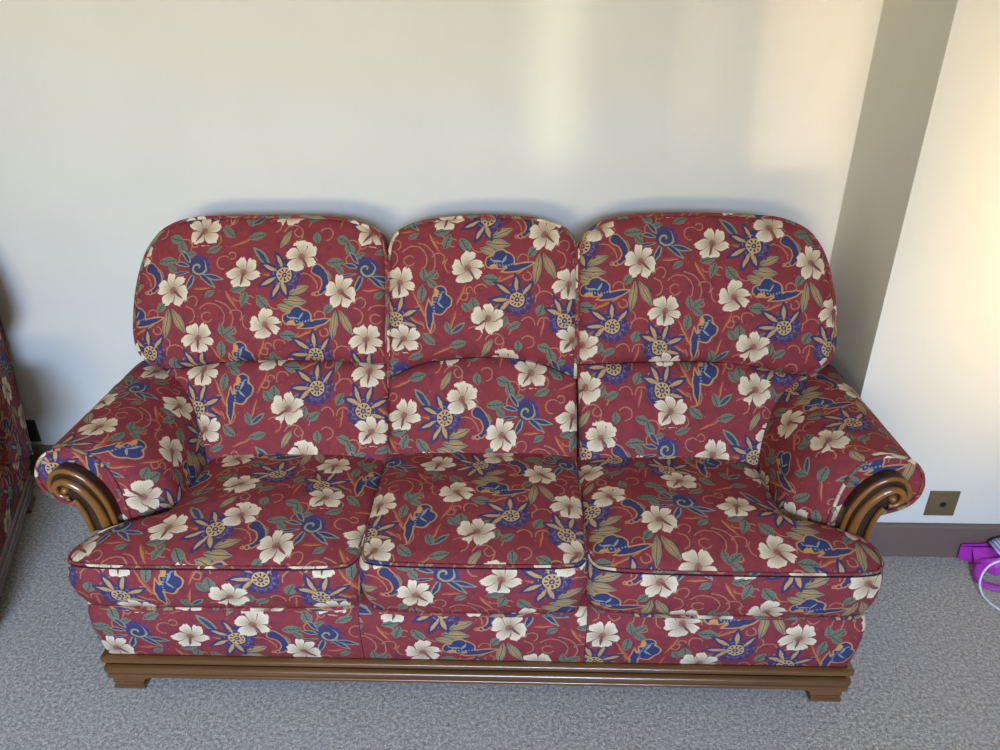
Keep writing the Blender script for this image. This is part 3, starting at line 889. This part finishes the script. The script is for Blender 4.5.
plate('wall_socket', -1.660, YB, .172, 'dark square wall socket low on the wall between the armchair and the sofa', 'mains')

# ------------------------------------------------------------------ magenta plastic bag and the cable at the right edge
m_, b_, e_ = new_mat('magenta_plastic', .28, .5)
b_.inputs['Base Color'].default_value = srgb(206, 62, 200) + (1,); b_.inputs['Transmission Weight'].default_value = .25
MAG = m_
m_, b_, e_ = new_mat('white_cable_rubber', .4, .4); b_.inputs['Base Color'].default_value = srgb(228, 228, 236) + (1,); CABLE = m_
m_, b_, e_ = new_mat('steel_clip', .3, .5); b_.inputs['Metallic'].default_value = .9; b_.inputs['Base Color'].default_value = (.6, .6, .62, 1); STEEL = m_

bag = empty('gift_bag', (1.382, 1.714, 0), 0, 'crumpled magenta plastic bag lying on the carpet against the skirting', 'bag')
def sheet(name, corners, nx, ny, parent, mat, amp=.006, thick=.0015, seed=0):
    a, b2, c, d = [Vector(p) for p in corners]; m = MB(); rows = []
    for j in range(ny + 1):
        v = j/ny; r = []
        for i in range(nx + 1):
            u = i/nx; p = a.lerp(b2, u).lerp(d.lerp(c, u), v)
            n = (b2 - a).cross(d - a).normalized()
            r.append(p + n*amp*noise.noise(p*28 + Vector((seed, 0, 0))))
        rows.append(r)
    m.grid(rows, [[(0, 0)]*(nx + 1)]*(ny + 1))
    o = m.build(name, mat, parent, merge=0)
    md = o.modifiers.new('thickness', 'SOLIDIFY'); md.thickness = thick
    for p in o.data.polygons: p.use_smooth = False
    return o
# bag coordinates are relative to its root at (1.46, 1.70, 0)
sheet('side_panel', [(-.062, .066, .003), (-.030, .050, .003), (-.046, .054, .058), (-.070, .067, .046)], 4, 4, bag, MAG, .004, seed=1)
sheet('front_panel', [(-.034, .028, .003), (.006, -.004, .003), (-.004, .017, .048), (-.046, .052, .058)], 5, 5, bag, MAG, .005, seed=2)
sheet('front_panel', [(.006, -.004, .003), (.26, -.03, .003), (.26, .0, .050), (-.004, .017, .048)], 12, 5, bag, MAG, .010, seed=5)
sheet('base_panel', [(-.046, .052, .058), (-.004, .017, .049), (.26, .0, .052), (.26, .045, .062)], 12, 4, bag, MAG, .008, seed=3)
sheet('back_panel', [(-.066, .068, .003), (.26, .068, .003), (.26, .062, .080), (-.068, .066, .056)], 12, 3, bag, MAG, .003, seed=4)
m = MB()
st = smooth([(-.030, .020, .020), (-.046, .0, .008), (-.056, -.025, .006), (-.050, -.046, .006), (-.030, -.058, .006), (-.016, -.060, .006)], 2)
rows = []
for i, p in enumerate(st):
    q = st[min(i+1, len(st)-1)] - st[max(i-1, 0)]; n = Vector((q.y, -q.x, 0)).normalized()*.013
    rows.append([p - n, p - n*.3 + Vector((0, 0, .005)), p + n*.4 + Vector((0, 0, .002)), p + n])
m.grid(rows, [[(0, 0)]*4]*len(rows)); hd = m.build('handle_strap', MAG, bag, merge=0)
md = hd.modifiers.new('thickness', 'SOLIDIFY'); md.thickness = .002
m = MB(); m.tube([(-.018, -.060, .007), (-.010, -.063, .008), (.0, -.068, .008)], [.004, .005, .003], 10); m.build('clip', STEEL, hd)

m = MB()
loop = [(1.60, 1.715, .074), (1.47, 1.712, .072), (1.376, 1.700, .066), (1.336, 1.688, .052), (1.309, 1.662, .022), (1.303, 1.625, .0045), (1.309, 1.592, .004), (1.322, 1.567, .004), (1.36, 1.52, .004), (1.42, 1.48, .004), (1.55, 1.46, .004)]
m.tube([(p.x, p.y, p.z) for p in resample(smooth(loop, 3), 90)], .0030, 10)
tag(m.build('charging_cable', CABLE), 'thin white cable curving in a loop over the magenta bag', 'cable')

m_, b_, e_ = new_mat('striped_blue_ribbon', .5, .3)
tc = m_.node_tree.nodes.new('ShaderNodeTexCoord')
w = m_.node_tree.nodes.new('ShaderNodeTexWave'); e_.put(w.inputs['Vector'], tc.outputs['Object']); w.inputs['Scale'].default_value = 40
m_.node_tree.links.new(e_.mix(e_.gt(w.outputs['Fac'], .5), srgb(210, 216, 240), srgb(120, 130, 190)), b_.inputs['Base Color']); STR = m_
m = MB(); rows = []
for i in range(12):
    a = PI*.15 + PI*.7*i/11
    rows.append([Vector((1.425 - .05*math.cos(a), 1.735 + y, .058 + .035*math.sin(a))) for y in (-.02, 0, .02, .035)])
m.grid(rows, [[(0, 0)]*4]*12)
o = m.build('ribbon_coil', STR, merge=0); md = o.modifiers.new('thickness', 'SOLIDIFY'); md.thickness = .004
tag(o, 'curved blue and white striped band lying in the magenta bag', 'ribbon')

# ------------------------------------------------------------------ light
world = bpy.data.worlds.new('sky'); bpy.context.scene.world = world; world.use_nodes = True
wn = world.node_tree; bg = wn.nodes['Background']
bg.inputs[0].default_value = (.55, .70, 1, 1); bg.inputs[1].default_value = .6

def area(name, loc, target, sx, sy, power, color, spread=180):
    d = bpy.data.lights.new(name, 'AREA'); d.shape = 'RECTANGLE'; d.size = sx; d.size_y = sy; d.energy = power; d.color = color
    d.spread = rad(spread)
    o = bpy.data.objects.new(name, d); C.objects.link(o); o.location = loc
    o.rotation_euler = (Vector(target) - Vector(loc)).to_track_quat('-Z', 'Y').to_euler()
    return o
# daylight through the rear window: blue sky comes down, light off the sunlit garden goes up
area('window_daylight', (-.75, YR + .04, 1.35), (-.2, 2.0, .9), 1.5, 1.1, 18, (1.0, .96, .89), 150)
area('window_sky_light', (-.25, YR + .05, 1.9), (-1.5, 2.0, -.35), 1.1, .4, 27, (.42, .62, 1.0), 62)
area('window_sky_light', (.65, YR + .05, 1.9), (1.1, 2.0, -.40), .8, .4, 18, (.46, .64, 1.0), 60)
area('window_garden_light', (-.75, YR + .05, 1.15), (-.6, 2.1, 2.5), 1.5, .5, 17, (1.0, .83, .42), 70)
# narrow unseen lamps added for soft upright wall bands, standing in for reflected sun
area('added_wall_glow', (.10, YR + .06, 1.72), (.10, YB, 1.72), .10, 1.3, .13, (.98, 1.0, .70), 3)
area('added_wall_glow', (.50, YR + .06, 1.72), (.50, YB, 1.72), .03, 1.3, .07, (1.0, .84, .56), 3)
area('added_wall_glow', (.76, YR + .06, 1.72), (.765, YB, 1.72), .24, 1.3, .40, (1.0, .74, .46), 2)
area('added_wall_glow', (1.1, YR + .06, 1.2), (1.42, YC, 1.10), .5, 1.1, 3.4, (1.0, .70, .28), 15)  # unseen lamp added for the warm patch on the chimney breast

sc = bpy.context.scene
sc.view_settings.view_transform = 'Standard'; sc.view_settings.look = 'None'
sc.view_settings.exposure = 0; sc.view_settings.gamma = 1
sc.view_settings.use_curve_mapping = False
sc.cycles.max_bounces = 5; sc.cycles.diffuse_bounces = 4; sc.cycles.glossy_bounces = 2
sc.cycles.use_denoising = True
